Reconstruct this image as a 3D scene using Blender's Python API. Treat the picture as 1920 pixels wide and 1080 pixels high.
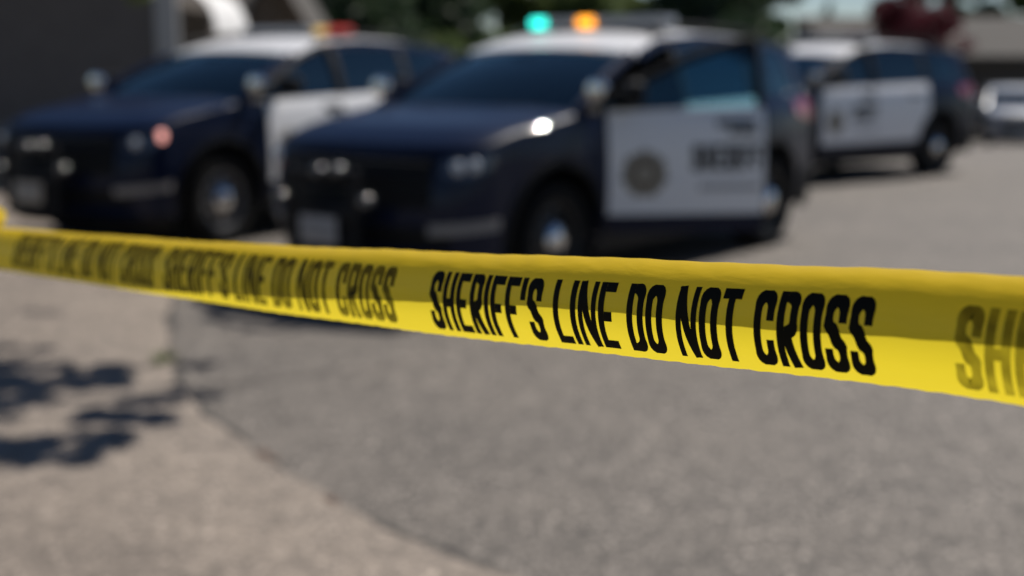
import bpy, bmesh, math, random
import numpy as np
from mathutils import Vector, Matrix
R = math.radians
scene = bpy.context.scene
for o in list(bpy.data.objects): bpy.data.objects.remove(o)
col = scene.collection
random.seed(4)

# ------------------------------------------------------------------ camera
CAM_H, FPX, HORIZ = 1.53, 2400.0, 114.0            # metres, pixels at 1920 wide, horizon row
PITCH = math.atan((540 - HORIZ) / FPX)
cam_d = bpy.data.cameras.new('camera'); cam = bpy.data.objects.new('camera', cam_d); col.objects.link(cam)
cam.location = (0, 0, CAM_H); cam.rotation_euler = (math.pi/2 - PITCH, 0, 0)
cam_d.sensor_width = 36; cam_d.lens = 36 * FPX / 1920
cam_d.clip_start = 0.05; cam_d.clip_end = 2000
cam_d.dof.use_dof = True; cam_d.dof.focus_distance = 0.90; cam_d.dof.aperture_fstop = 3.25
scene.camera = cam
# ------------------------------------------------------------------ world, sun, exposure
SUN_EL = R(51); SUN_H = Vector((0.66, 0.75, 0)).normalized()       # horizontal direction towards the sun
w = bpy.data.worlds.new('World'); scene.world = w; w.use_nodes = True
nt = w.node_tree; nt.nodes.clear()
sky = nt.nodes.new('ShaderNodeTexSky'); sky.sky_type = 'NISHITA'; sky.sun_disc = False
sky.sun_elevation = SUN_EL; sky.sun_rotation = math.atan2(SUN_H.x, SUN_H.y)
sky.air_density = 1.0; sky.dust_density = 0.0; sky.ozone_density = 1.5; sky.altitude = 1500
bg = nt.nodes.new('ShaderNodeBackground'); bg.inputs['Strength'].default_value = 0.052
wo = nt.nodes.new('ShaderNodeOutputWorld')
tn = nt.nodes.new('ShaderNodeVectorMath'); tn.operation = 'MULTIPLY'; tn.inputs[1].default_value = (.92, .955, 1.03)   # clear blue air, the same over the whole sky
nt.links.new(sky.outputs[0], tn.inputs[0]); nt.links.new(tn.outputs[0], bg.inputs[0]); nt.links.new(bg.outputs[0], wo.inputs[0])
sl = bpy.data.lights.new('sun', 'SUN'); sl.energy = 4.6; sl.angle = R(0.53); sl.color = (1.0, 0.94, 0.86)
so = bpy.data.objects.new('sun', sl); col.objects.link(so)
sdir = Vector((SUN_H.x*math.cos(SUN_EL), SUN_H.y*math.cos(SUN_EL), math.sin(SUN_EL)))
so.rotation_euler = sdir.to_track_quat('Z', 'Y').to_euler(); so.location = (6, 10, 20)
scene.view_settings.view_transform = 'Standard'; scene.view_settings.look = 'None'
scene.view_settings.exposure = 0.15; scene.view_settings.gamma = 1.0
scene.view_settings.use_curve_mapping = False
scene.render.engine = 'CYCLES'

# ------------------------------------------------------------------ pixel helpers (photo pixels give directions; ground or usual size gives distance)
cp, sp = math.cos(PITCH), math.sin(PITCH)
def unproject(px, py, zc):
    a, b = (px-960)/FPX*zc, (540-py)/FPX*zc
    return Vector((a, zc*cp + b*sp, CAM_H - zc*sp + b*cp))
def gp(px, py, z=0.0):                              # pixel on a horizontal plane
    d = unproject(px, py, 1.0) - Vector((0, 0, CAM_H))
    k = (z - CAM_H)/d.z
    return Vector((d.x*k, d.y*k, z))
def atd(px, py, y):                                 # pixel at distance y
    d = unproject(px, py, 1.0) - Vector((0, 0, CAM_H))
    k = y/d.y
    return Vector((d.x*k, y, CAM_H + d.z*k))
def gz(y):                                          # the street falls away gently beyond the cars
    t = max(0.0, min(1.0, (y-19)/22.0))
    return -0.85*t*t*(3-2*t)

# ------------------------------------------------------------------ materials
def mat(name, color=(.5,.5,.5), rough=.6, metal=0, coat=0, spec=.5, noise=0, nscale=20, bump=0, emit=None, estr=0, trans=0):
    m = bpy.data.materials.new(name); m.use_nodes = True
    n = m.node_tree.nodes; l = m.node_tree.links
    b = n['Principled BSDF']
    b.inputs['Base Color'].default_value = (*color, 1); b.inputs['Roughness'].default_value = rough
    b.inputs['Metallic'].default_value = metal; b.inputs['Coat Weight'].default_value = coat
    b.inputs['Coat Roughness'].default_value = .04
    b.inputs['Specular IOR Level'].default_value = spec
    if emit: b.inputs['Emission Color'].default_value = (*emit, 1); b.inputs['Emission Strength'].default_value = estr
    if trans: b.inputs['Transmission Weight'].default_value = trans
    if noise or bump:
        tc = n.new('ShaderNodeTexCoord'); nz = n.new('ShaderNodeTexNoise')
        nz.inputs['Scale'].default_value = nscale; nz.inputs['Detail'].default_value = 6
        l.new(tc.outputs['Object'], nz.inputs['Vector'])
        if noise:
            mr = n.new('ShaderNodeMapRange'); mr.inputs['From Min'].default_value = .3; mr.inputs['From Max'].default_value = .7
            mr.inputs['To Min'].default_value = 1-noise; mr.inputs['To Max'].default_value = 1+noise
            l.new(nz.outputs['Fac'], mr.inputs['Value'])
            mx = n.new('ShaderNodeVectorMath'); mx.operation = 'SCALE'; mx.inputs[0].default_value = color
            l.new(mr.outputs[0], mx.inputs['Scale']); l.new(mx.outputs[0], b.inputs['Base Color'])
        if bump:
            bp = n.new('ShaderNodeBump'); bp.inputs['Strength'].default_value = bump; bp.inputs['Distance'].default_value = .01
            l.new(nz.outputs['Fac'], bp.inputs['Height']); l.new(bp.outputs[0], b.inputs['Normal'])
    return m

def ground_mat(name, base, stone, dark, mott, big=1.0):
    m = bpy.data.materials.new(name); m.use_nodes = True
    n = m.node_tree.nodes; l = m.node_tree.links; b = n['Principled BSDF']
    b.inputs['Roughness'].default_value = .82
    tc = n.new('ShaderNodeTexCoord')
    def noise(s, d=5):
        k = n.new('ShaderNodeTexNoise'); k.inputs['Scale'].default_value = s; k.inputs['Detail'].default_value = d
        l.new(tc.outputs['Object'], k.inputs['Vector']); return k.outputs['Fac']
    def ramp(src, a, c, lo, hi):
        r = n.new('ShaderNodeMapRange'); r.inputs['From Min'].default_value = lo; r.inputs['From Max'].default_value = hi
        r.inputs['To Min'].default_value = a; r.inputs['To Max'].default_value = c; l.new(src, r.inputs['Value']); return r.outputs[0]
    def mix(fac, c1, c2):
        k = n.new('ShaderNodeMix'); k.data_type = 'RGBA'
        l.new(fac, k.inputs['Factor'])
        for s, i in ((c1, 6), (c2, 7)):
            if isinstance(s, tuple): k.inputs[i].default_value = (*s, 1)
            else: l.new(s, k.inputs[i])
        return k.outputs[2]
    c = mix(ramp(noise(1.1*big), 0, 1, .35, .65), base, mott)
    c = mix(ramp(noise(7*big), 0, .7, .46, .70), c, dark)
    c = mix(ramp(noise(22*big, 3), 0, .62, .50, .66), c, dark)
    v = n.new('ShaderNodeTexVoronoi'); v.inputs['Scale'].default_value = 78; l.new(tc.outputs['Object'], v.inputs['Vector'])
    sepc = n.new('ShaderNodeSeparateColor'); l.new(v.outputs['Color'], sepc.inputs[0])
    c = mix(ramp(sepc.outputs[0], 0, .9, .80, .97), c, stone)
    v2 = n.new('ShaderNodeTexVoronoi'); v2.inputs['Scale'].default_value = 18; l.new(tc.outputs['Object'], v2.inputs['Vector'])
    s2 = n.new('ShaderNodeSeparateColor'); l.new(v2.outputs['Color'], s2.inputs[0])
    near = ramp(v2.outputs['Distance'], 1, 0, .22, .30)
    mm = n.new('ShaderNodeMath'); mm.operation = 'MULTIPLY'; l.new(near, mm.inputs[0]); l.new(ramp(s2.outputs[1], 0, .8, .86, .95), mm.inputs[1])
    c = mix(mm.outputs[0], c, tuple(min(.8, x*1.3) for x in stone))
    l.new(c, b.inputs['Base Color'])
    bp = n.new('ShaderNodeBump'); bp.inputs['Strength'].default_value = .6; bp.inputs['Distance'].default_value = .006
    l.new(v.outputs['Distance'], bp.inputs['Height']); l.new(bp.outputs[0], b.inputs['Normal'])
    return m

def leaf_mat(name, c1, c2):
    m = bpy.data.materials.new(name); m.use_nodes = True
    n = m.node_tree.nodes; l = m.node_tree.links; b = n['Principled BSDF']
    b.inputs['Roughness'].default_value = .55; b.inputs['Specular IOR Level'].default_value = .3
    tc = n.new('ShaderNodeTexCoord'); k = n.new('ShaderNodeTexNoise'); k.inputs['Scale'].default_value = 1.6; k.inputs['Detail'].default_value = 5
    l.new(tc.outputs['Object'], k.inputs['Vector'])
    r = n.new('ShaderNodeValToRGB'); r.color_ramp.elements[0].position = .35; r.color_ramp.elements[1].position = .68
    r.color_ramp.elements[0].color = (*c1, 1); r.color_ramp.elements[1].color = (*c2, 1)
    l.new(k.outputs['Fac'], r.inputs[0]); l.new(r.outputs[0], b.inputs['Base Color'])
    t = n.new('ShaderNodeBsdfTranslucent'); l.new(r.outputs[0], t.inputs['Color'])
    mx = n.new('ShaderNodeMixShader'); mx.inputs[0].default_value = .42
    l.new(b.outputs[0], mx.inputs[1]); l.new(t.outputs[0], mx.inputs[2]); l.new(mx.outputs[0], n['Material Output'].inputs[0])
    return m

def glass_mat(name, tint, refl=.9):
    m = bpy.data.materials.new(name); m.use_nodes = True
    n = m.node_tree.nodes; l = m.node_tree.links; n.remove(n['Principled BSDF'])
    t = n.new('ShaderNodeBsdfTransparent'); t.inputs[0].default_value = (*tint, 1)
    g = n.new('ShaderNodeBsdfGlossy'); g.inputs['Roughness'].default_value = .02; g.inputs[0].default_value = (refl*.72, refl*.97, refl, 1)
    f = n.new('ShaderNodeFresnel'); f.inputs[0].default_value = 2.0
    mx = n.new('ShaderNodeMixShader'); l.new(f.outputs[0], mx.inputs[0]); l.new(t.outputs[0], mx.inputs[1]); l.new(g.outputs[0], mx.inputs[2])
    l.new(mx.outputs[0], n['Material Output'].inputs[0]); return m

M = {}
M['navy'] = mat('navy_paint', (.0035, .009, .032), .4, 0, .32, .12); M['navy'].node_tree.nodes['Principled BSDF'].inputs['Coat Roughness'].default_value = .05
M['white'] = mat('white_paint', (.85, .85, .86), .45, 0, .4)
M['silver'] = mat('silver_paint', (.40, .41, .43), .35, .2, 1.0)
M['trim'] = mat('black_plastic', (.007, .007, .008), .6, spec=.25, noise=.2, nscale=60)
M['rubber'] = mat('tyre_rubber', (.008, .008, .008), .85, spec=.2, bump=.4, nscale=80)
M['steel'] = mat('wheel_steel', (.17, .17, .18), .42, .6)
M['chrome'] = mat('chrome', (.75, .75, .76), .12, 1)
M['valance'] = mat('grey_valance_plastic', (.25, .235, .225), .45, noise=.1, nscale=30)
M['lampglass'] = mat('lamp_lens', (.55, .58, .62), .08, .3, 1.0)
M['red'] = mat('red_lens', (.42, .012, .018), .15, 0, 1.0)
M['amber'] = mat('amber_lens', (.7, .22, .02), .15, 0, 1.0)
M['clear'] = mat('clear_lens', (.42, .43, .44), .25, 0, .6)
M['headglass'] = mat('headlight_lens', (.05, .06, .08), .12, 0, 1.0)
M['bumperlens'] = mat('smoked_lens', (.08, .08, .085), .18, 0, .8)
M['blackwheel'] = mat('black_steel_wheel', (.012, .012, .013), .5, 0, .2)
M['glass'] = glass_mat('car_glass', (.52, .76, .80))
M['tint'] = glass_mat('tinted_glass', (.24, .36, .42))
M['fabric'] = mat('seat_fabric', (.02, .02, .022), .9, noise=.2, nscale=40)
M['plate'] = mat('plate_face', (.38, .36, .35), .5, noise=.12, nscale=14)
M['plate_tan'] = mat('plate_face_sand', (.40, .35, .28), .5, noise=.12, nscale=14)
M['decal_dark'] = mat('dark_decal_vinyl', (.020, .018, .016), .5)
M['decal_gold'] = mat('gold_decal_vinyl', (.36, .32, .25), .45)
M['decal_tan'] = mat('tan_decal_vinyl', (.15, .125, .095), .5)
M['decal_grey'] = mat('grey_decal_vinyl', (.25, .25, .26), .5)
M['teal_on'] = mat('lit_teal_lamp', (.1, .6, .5), .3, emit=(.03, .85, .70), estr=2.6)
M['orange_on'] = mat('lit_orange_lamp', (.8, .3, .05), .3, emit=(1.0, .36, .02), estr=2.6)
M['yellow_on'] = mat('lit_yellow_lamp', (.5, .36, .14), .4, emit=(1.0, .62, .12), estr=.5)
M['red_on'] = mat('lit_red_lamp', (.30, .03, .025), .4, emit=(1.0, .07, .04), estr=.3)
M['pink_on'] = mat('lit_headlamp', (.8, .4, .35), .3, emit=(1.0, .42, .36), estr=1.1)
M['asphalt'] = ground_mat('worn_asphalt', (.112, .100, .088), (.40, .355, .31), (.062, .055, .049), (.150, .132, .114))
M['concrete'] = ground_mat('aged_concrete', (.182, .153, .127), (.44, .37, .31), (.100, .084, .070), (.255, .212, .173), 1.3)
M['soil'] = mat('dry_lawn', (.10, .095, .05), .95, noise=.4, nscale=2, bump=.5)
M['rust'] = mat('iron_stain', (.125, .080, .060), .9, noise=.3, nscale=30)
M['seam'] = mat('dark_joint_filler', (.055, .050, .046), .9, noise=.3, nscale=20)
M['bark'] = mat('bark', (.055, .042, .032), .95, noise=.4, nscale=9, bump=.8)
M['leaf_dark'] = leaf_mat('dark_conifer_foliage', (.034, .060, .036), (.075, .115, .052))
M['leaf_mid'] = leaf_mat('mid_green_foliage', (.065, .105, .034), (.17, .23, .07))
M['leaf_lime'] = leaf_mat('light_green_foliage', (.08, .12, .04), (.19, .235, .085))
M['leaf_red'] = leaf_mat('burgundy_foliage', (.07, .012, .02), (.14, .024, .038))
M['siding'] = mat('charcoal_siding', (.135, .120, .112), .8, noise=.12, nscale=5)
M['whitewood'] = mat('pale_painted_wood', (.42, .41, .40), .6, noise=.08, nscale=6)
M['canvas'] = mat('white_canvas', (.74, .74, .74), .8, noise=.05, nscale=8)
M['tanwood'] = mat('tan_boards', (.21, .165, .13), .8, noise=.2, nscale=6)
M['greyroof'] = mat('grey_shingle', (.070, .064, .058), .9, noise=.2, nscale=12, bump=.4)
M['darkroof'] = mat('dark_shingle', (.07, .065, .062), .9, noise=.2, nscale=12, bump=.4)
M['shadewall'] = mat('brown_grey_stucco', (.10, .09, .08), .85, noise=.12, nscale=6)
M['fence'] = mat('weathered_fence', (.17, .145, .12), .85, noise=.25, nscale=8)

def tape_material():
    m = bpy.data.materials.new('yellow_film'); m.use_nodes = True
    n = m.node_tree.nodes; l = m.node_tree.links; b = n['Principled BSDF']
    b.inputs['Base Color'].default_value = (.90, .62, .02, 1); b.inputs['Roughness'].default_value = .34
    b.inputs['Specular IOR Level'].default_value = .45
    tc = n.new('ShaderNodeTexCoord'); k = n.new('ShaderNodeTexNoise'); k.inputs['Scale'].default_value = 22; k.inputs['Detail'].default_value = 4
    mp = n.new('ShaderNodeMapping'); mp.inputs['Scale'].default_value = (1, 1, 4)
    l.new(tc.outputs['Object'], mp.inputs['Vector']); l.new(mp.outputs[0], k.inputs['Vector'])
    bp = n.new('ShaderNodeBump'); bp.inputs['Strength'].default_value = .35; bp.inputs['Distance'].default_value = .004
    l.new(k.outputs['Fac'], bp.inputs['Height']); l.new(bp.outputs[0], b.inputs['Normal'])
    t = n.new('ShaderNodeBsdfTranslucent'); t.inputs['Color'].default_value = (1.0, .81, .04, 1)
    mx = n.new('ShaderNodeMixShader'); mx.inputs[0].default_value = .42
    l.new(b.outputs[0], mx.inputs[1]); l.new(t.outputs[0], mx.inputs[2]); l.new(mx.outputs[0], n['Material Output'].inputs[0])
    return m
M['tape'] = tape_material()
def print_material(name, fade):
    m = mat(name, (.010, .009, .006), .5, spec=.08)
    if fade:
        n = m.node_tree.nodes; l = m.node_tree.links; b = n['Principled BSDF']
        t = n.new('ShaderNodeBsdfTransparent'); tc = n.new('ShaderNodeTexCoord')
        k = n.new('ShaderNodeTexNoise'); k.inputs['Scale'].default_value = 70; k.inputs['Detail'].default_value = 5
        l.new(tc.outputs['Object'], k.inputs['Vector'])
        r = n.new('ShaderNodeMapRange'); r.inputs['From Min'].default_value = .3; r.inputs['From Max'].default_value = .7
        r.inputs['To Min'].default_value = max(0, fade-.14); r.inputs['To Max'].default_value = fade+.14
        l.new(k.outputs['Fac'], r.inputs['Value'])
        mx = n.new('ShaderNodeMixShader'); l.new(r.outputs[0], mx.inputs[0]); l.new(b.outputs[0], mx.inputs[1]); l.new(t.outputs[0], mx.inputs[2])
        l.new(mx.outputs[0], n['Material Output'].inputs[0])
    return m
M['print'] = print_material('black_print', 0)
M['print_worn'] = print_material('worn_print', .22)
M['print_faded'] = print_material('faded_print', .42)

# ------------------------------------------------------------------ mesh helpers
class MB:
    def __init__(s): s.v = []; s.f = []
    def add(s, vs, fs):
        o = len(s.v); s.v += [tuple(v) for v in vs]; s.f += [tuple(i+o for i in f) for f in fs]; return s
    def grid(s, pts, closed_u=False):
        nu, nv = len(pts), len(pts[0]); fs = []
        for i in range(nu if closed_u else nu-1):
            for j in range(nv-1):
                a, b = i, (i+1) % nu
                fs.append((a*nv+j, b*nv+j, b*nv+j+1, a*nv+j+1))
        return s.add([p for r in pts for p in r], fs)
    def slab(s, pts, off):                          # closed sheet: outer grid + inner grid shifted by off
        nu, nv = len(pts), len(pts[0]); off = Vector(off) if not callable(off) else off
        A = [Vector(p) for r in pts for p in r]
        B = [p + (off(p) if callable(off) else off) for p in A]
        N = len(A); fs = []
        for i in range(nu-1):
            for j in range(nv-1):
                q = (i*nv+j, (i+1)*nv+j, (i+1)*nv+j+1, i*nv+j+1)
                fs.append(q); fs.append(tuple(N+k for k in reversed(q)))
        rim = [(i, 0) for i in range(nu)] + [(nu-1, j) for j in range(1, nv)] + [(i, nv-1) for i in range(nu-2, -1, -1)] + [(0, j) for j in range(nv-2, 0, -1)]
        rim = [i*nv+j for i, j in rim]
        for k in range(len(rim)):
            a, b = rim[k], rim[(k+1) % len(rim)]; fs.append((b, a, N+a, N+b))
        return s.add(A+B, fs)
    def box(s, c, d, bev=0, rot=None):
        bm = bmesh.new(); bmesh.ops.create_cube(bm, size=1)
        for v in bm.verts: v.co = Vector((v.co.x*d[0], v.co.y*d[1], v.co.z*d[2]))
        if bev: bmesh.ops.bevel(bm, geom=bm.edges[:], offset=bev, segments=2, affect='EDGES', profile=.5)
        if rot is not None: bmesh.ops.transform(bm, matrix=rot, verts=bm.verts)
        bm.verts.index_update()
        vs = [v.co + Vector(c) for v in bm.verts]; fs = [[v.index for v in f.verts] for f in bm.faces]; bm.free()
        return s.add(vs, fs)
    def tube(s, path, rad, n=10, cap=True):
        path = [Vector(p) for p in path]; rings = []
        if not hasattr(rad, '__len__'): rad = [rad]*len(path)
        for i, p in enumerate(path):
            t = (path[min(i+1, len(path)-1)] - path[max(i-1, 0)]).normalized()
            u = t.orthogonal().normalized() if i == 0 else (u - t*u.dot(t)).normalized()
            v = t.cross(u)
            rings.append([p + (u*math.cos(k*2*math.pi/n) + v*math.sin(k*2*math.pi/n))*rad[i] for k in range(n)])
        o = len(s.v); s.v += [tuple(q) for r in rings for q in r]
        for i in range(len(rings)-1):
            for k in range(n):
                a, b = k, (k+1) % n; s.f.append((o+i*n+a, o+i*n+b, o+(i+1)*n+b, o+(i+1)*n+a))
        if cap:
            s.f.append(tuple(o+k for k in reversed(range(n)))); s.f.append(tuple(o+(len(rings)-1)*n+k for k in range(n)))
        return s
    def lathe(s, prof, axis='y', c=(0, 0, 0), n=28, closed=False, cap=True):
        o = len(s.v); c = Vector(c); m = len(prof)
        for i in range(n):
            a = 2*math.pi*i/n
            for r, h in prof:
                q = Vector((r*math.cos(a), h, r*math.sin(a))) if axis == 'y' else (Vector((h, r*math.cos(a), r*math.sin(a))) if axis == 'x' else Vector((r*math.cos(a), r*math.sin(a), h)))
                s.v.append(tuple(c+q))
        for i in range(n):
            j = (i+1) % n
            for k in range(m if closed else m-1):
                k2 = (k+1) % m
                s.f.append((o+i*m+k, o+j*m+k, o+j*m+k2, o+i*m+k2))
        if not closed and cap:
            s.f.append(tuple(o+i*m for i in range(n))); s.f.append(tuple(o+i*m+m-1 for i in reversed(range(n))))
        return s
    def mesh(s, name):
        me = bpy.data.meshes.new(name); me.from_pydata(s.v, [], s.f); me.validate()
        bm = bmesh.new(); bm.from_mesh(me); bmesh.ops.recalc_face_normals(bm, faces=bm.faces); bm.to_mesh(me); bm.free(); me.update()
        return me
    def build(s, name, material, parent=None, smooth=True, loc=None, rot=None, ang=40):
        me = s.mesh(name)
        if smooth:
            me.polygons.foreach_set('use_smooth', [True]*len(me.polygons))
            me.set_sharp_from_angle(angle=R(ang))
        me.materials.append(M[material] if isinstance(material, str) else material)
        o = bpy.data.objects.new(name, me); col.objects.link(o)
        if parent: o.parent = parent
        if loc is not None: o.location = loc
        if rot is not None: o.rotation_euler = rot
        return o
def tag(o, label=None, cat=None, group=None, kind=None):
    if label: o['label'] = label
    if cat: o['category'] = cat
    if group: o['group'] = group
    if kind: o['kind'] = kind
    return o
def empty(name, loc, rz=0):
    o = bpy.data.objects.new(name, None); col.objects.link(o); o.location = loc; o.rotation_euler = (0, 0, rz); o.empty_display_size = .2; return o

# ------------------------------------------------------------------ setting: ground, road, driveway
def sheet(poly_fn, xs, ys, dz):
    mb = MB(); mb.grid([[(x, y, gz(y)+dz) for y in ys] for x in xs]); return mb
ys_far = [-30, 0, 10, 19] + list(np.linspace(20, 42, 23)) + [60, 120, 400, 900]
tag(sheet(None, [-600, -100, -30, 0, 30, 100, 600], ys_far, -.03).build('ground', 'soil'), kind='structure')
# left edge of the asphalt, from pixels on the ground plane
edge_px = [(1120, 1140), (940, 1080), (790, 1018), (640, 950), (545, 895), (480, 850), (410, 790), (370, 750), (335, 712), (318, 660), (322, 600), (330, 540)]
edge = [gp(*p) for p in edge_px]
edge = [Vector((3.2, 0.8, 0)), Vector((1.3, 2.75, 0))] + edge[1:] + [Vector((-2.75, 11.5, 0)), Vector((-3.4, 15.5, 0))]
road_far = [(17, -3.3), (19, -3.0)] + [(y, -2.6) for y in np.linspace(20, 42, 12)] + [(60, -2.6), (200, -2.6)]
rows = []
for e in edge: rows.append((e.y, e.x))
rows += road_far
ey = [r[0] for r in rows]; ex = [r[1] for r in rows]
mb = MB(); mb.grid([[(x0 + (46-x0)*t, y, gz(y)) for t in (0, .02, .1, .3, .6, 1)] for y, x0 in [(-20, 3.2)] + rows])
tag(mb.build('road', 'asphalt', smooth=False), kind='structure')
# concrete driveway apron: 18 mm lip above the asphalt, joint of dark filler
dy = np.linspace(.8, 15.2, 260); dx = np.interp(dy, ey, ex)
mb = MB(); outer = []
for y, x in zip(dy, dx):
    j = .014*math.sin(y*9) + .010*math.sin(y*23) + .022*math.sin(y*3.1)
    outer.append([(x-.012+j, y, -.02), (x-.016+j, y, .008), (x-.035+j, y, .018), (x-1.0, y, .022), (x-4, y, .03), (-14, y, .05)])
mb.grid(outer); tag(mb.build('driveway', 'concrete'), kind='structure')
mb = MB(); mb.grid([[(x-.05, y, .003), (x+.012+.018*math.sin(y*5.3)+.012*math.sin(y*13.7), y, .0045)] for y, x in zip(dy, dx)])
tag(mb.build('gutter_joint', 'seam', smooth=False), kind='structure')
# crack across the asphalt, rust stains on the lip
a, b = gp(372, 728), gp(830, 676)
mb = MB(); mb.grid([[a.lerp(b, t) + Vector((0, -.006+.02*math.sin(t*17)+.01*math.sin(t*41), .004)), a.lerp(b, t) + Vector((0, .012*(1-.6*t)+.02*math.sin(t*17)+.01*math.sin(t*41), .004))] for t in np.linspace(0, 1, 40)])
tag(mb.build('road_crack', 'seam', smooth=False), kind='structure')
def stain(px, py, l, wd, ang, z):
    c = gp(px, py, z); pts = [(0, 0, 0)]; n = 18
    for k in range(n):
        a = 2*math.pi*k/n; r = 1 + .25*math.sin(3*a+px) + .15*math.sin(5*a)
        x, y = l*r*math.cos(a), wd*r*math.sin(a)
        pts.append((x*math.cos(ang)-y*math.sin(ang), x*math.sin(ang)+y*math.cos(ang), 0))
    mb = MB(); mb.add(pts, [(0, 1+k, 1+(k+1) % n) for k in range(n)])
    return tag(mb.build('ground_stain', 'rust', smooth=False, loc=c), kind='structure')
stain(500, 852, .09, .018, R(125), .024); stain(622, 936, .05, .016, R(125), .024)

# ------------------------------------------------------------------ the cars
def ss(t): t = max(0., min(1., t)); return t*t*(3-2*t)
def interp(x, xs, ys): return float(np.interp(x, xs, ys))
AX_F, AX_R, WR = 1.55, -1.47, .385
def plan(x): return 1 - .10*max(0, (x-1.2)/.85)**2*.6 - .08*max(0, (-x-1.4)/.8)**2
def W(x, z): return .99*plan(x)*interp(z, [.2, .45, .7, .95, 1.12, 1.19, 1.23, 1.46, 1.72], [.95, .985, 1., .992, .975, .95, .925, .855, .735])
def belt(x): return interp(x, [-2.2, -1.4, 0, 1.12], [1.265, 1.245, 1.215, 1.19])
def zroof(x): return interp(x, [-2.25, -1.9, -1.4, -.6, .03, .40], [1.60, 1.66, 1.71, 1.73, 1.69, 1.585])
CF = .15                                             # cabin set forward
NOSE_X, NOSE_Z, COWL_X, COWL_Z = 2.05, 1.015, 1.12+CF, 1.175
def ztopf(x): t = max(0, min(1, (NOSE_X-x)/(NOSE_X-COWL_X))); return NOSE_Z + (COWL_Z-NOSE_Z)*t**.8
def arch(x, a, r=.465):
    d = r*r - (x-a)**2
    return .40 + math.sqrt(d) if d > 0 else 0
def xfront(z): return interp(z, [.22, .36, .5, .66, .84, .96, 1.03], [2.40, 2.49, 2.53, 2.525, 2.50, 2.45, 2.37])
def front(ph, z, out=0):
    n = 2.7; Wz = W(NOSE_X, z); s, c = math.sin(ph), math.cos(ph)
    return Vector((NOSE_X + (xfront(z)+out-NOSE_X)*abs(c)**(2/n), (Wz+out*abs(s))*math.copysign(abs(s)**(2/n), s), z))
def xrear(z): return interp(z, [.3, .5, .7, .95, 1.15, 1.35, 1.62], [-2.48, -2.55, -2.56, -2.53, -2.50, -2.42, -2.24])
TAIL_X = -2.12
def rear(ph, z, out=0):
    n = 3.2; Wz = W(TAIL_X, z); s, c = math.sin(ph), math.cos(ph)
    return Vector((TAIL_X + (xrear(z)-out-TAIL_X)*abs(c)**(2/n), (Wz+out*abs(s))*math.copysign(abs(s)**(2/n), s), z))
def xA(z): return 1.06+CF + (.24-1.06)*(z-1.195)/(1.575-1.195)          # A pillar line
def zA(x): return 1.195 + (1.575-1.195)*(x-1.06-CF)/(.24-1.06)

def glyph_strokes(ch, w, h, st, bar):
    """polylines of a heavy condensed block letter, thickness st for stems and bar for crossbars"""
    L, Rr, B, T = st/2, w-st/2, bar/2, h-bar/2
    rx, ry = (w-st)/2, min(.18*h, (w-st)*.9)
    def arc(cx, cy, a0, a1, rx=rx, ry=ry, n=12): return [(cx+rx*math.cos(R(a0+(a1-a0)*k/n)), cy+ry*math.sin(R(a0+(a1-a0)*k/n))) for k in range(n+1)]
    cx = w/2
    if ch == 'H': return [[(L, 0), (L, h)], [(Rr, 0), (Rr, h)], [(st, h*.5), (w-st, h*.5)]]
    if ch == 'E': return [[(L, 0), (L, h)], [(st, T), (w, T)], [(st, B), (w, B)], [(st, h*.51), (w*.86, h*.51)]]
    if ch == 'F': return [[(L, 0), (L, h)], [(st, T), (w, T)], [(st, h*.50), (w*.86, h*.50)]]
    if ch == 'I': return [[(L, 0), (L, h)]]
    if ch == 'L': return [[(L, 0), (L, h)], [(st, B), (w, B)]]
    if ch == 'T': return [[(w/2, 0), (w/2, h-bar)], [(0, T), (w, T)]]
    if ch == 'N': return [[(L, 0), (L, h)], [(Rr, 0), (Rr, h)], [(L*1.1, h), (Rr-L*.1, 0)]]
    if ch == "'": return [[(L, h*.66), (L, h)]]
    if ch == 'R': return [[(L, 0), (L, h)], [(st, T)] + arc(cx, T-ry*.8, 90, 0, ry=ry*.8) + arc(cx, h*.5+ry*.8, 0, -90, ry=ry*.8) + [(st, h*.5)], [(w*.48, h*.5), (Rr-.01*w, 0)]]
    if ch == 'D': return [[(L, 0), (L, h)], [(st, T)] + arc(cx, T-ry, 90, 0) + arc(cx, B+ry, 0, -90) + [(st, B)]]
    if ch == 'O': p = arc(cx, T-ry, 0, 180) + arc(cx, B+ry, 180, 360); return [p + [p[0]]]
    if ch == 'C': return [[(Rr, h*.62)] + arc(cx, T-ry, 0, 180) + arc(cx, B+ry, 180, 360) + [(Rr, h*.38)]]
    if ch == 'S': return [[(Rr, h*.66)] + arc(cx, T-ry, 0, 180) + [(L, h*.70), (L*1.15, h*.64), (cx*.85, h*.555), (cx*1.15, h*.445), (Rr-L*.15, h*.36), (Rr, h*.30)] + arc(cx, B+ry, 0, -180) + [(L, h*.34)]]
    return []
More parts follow.
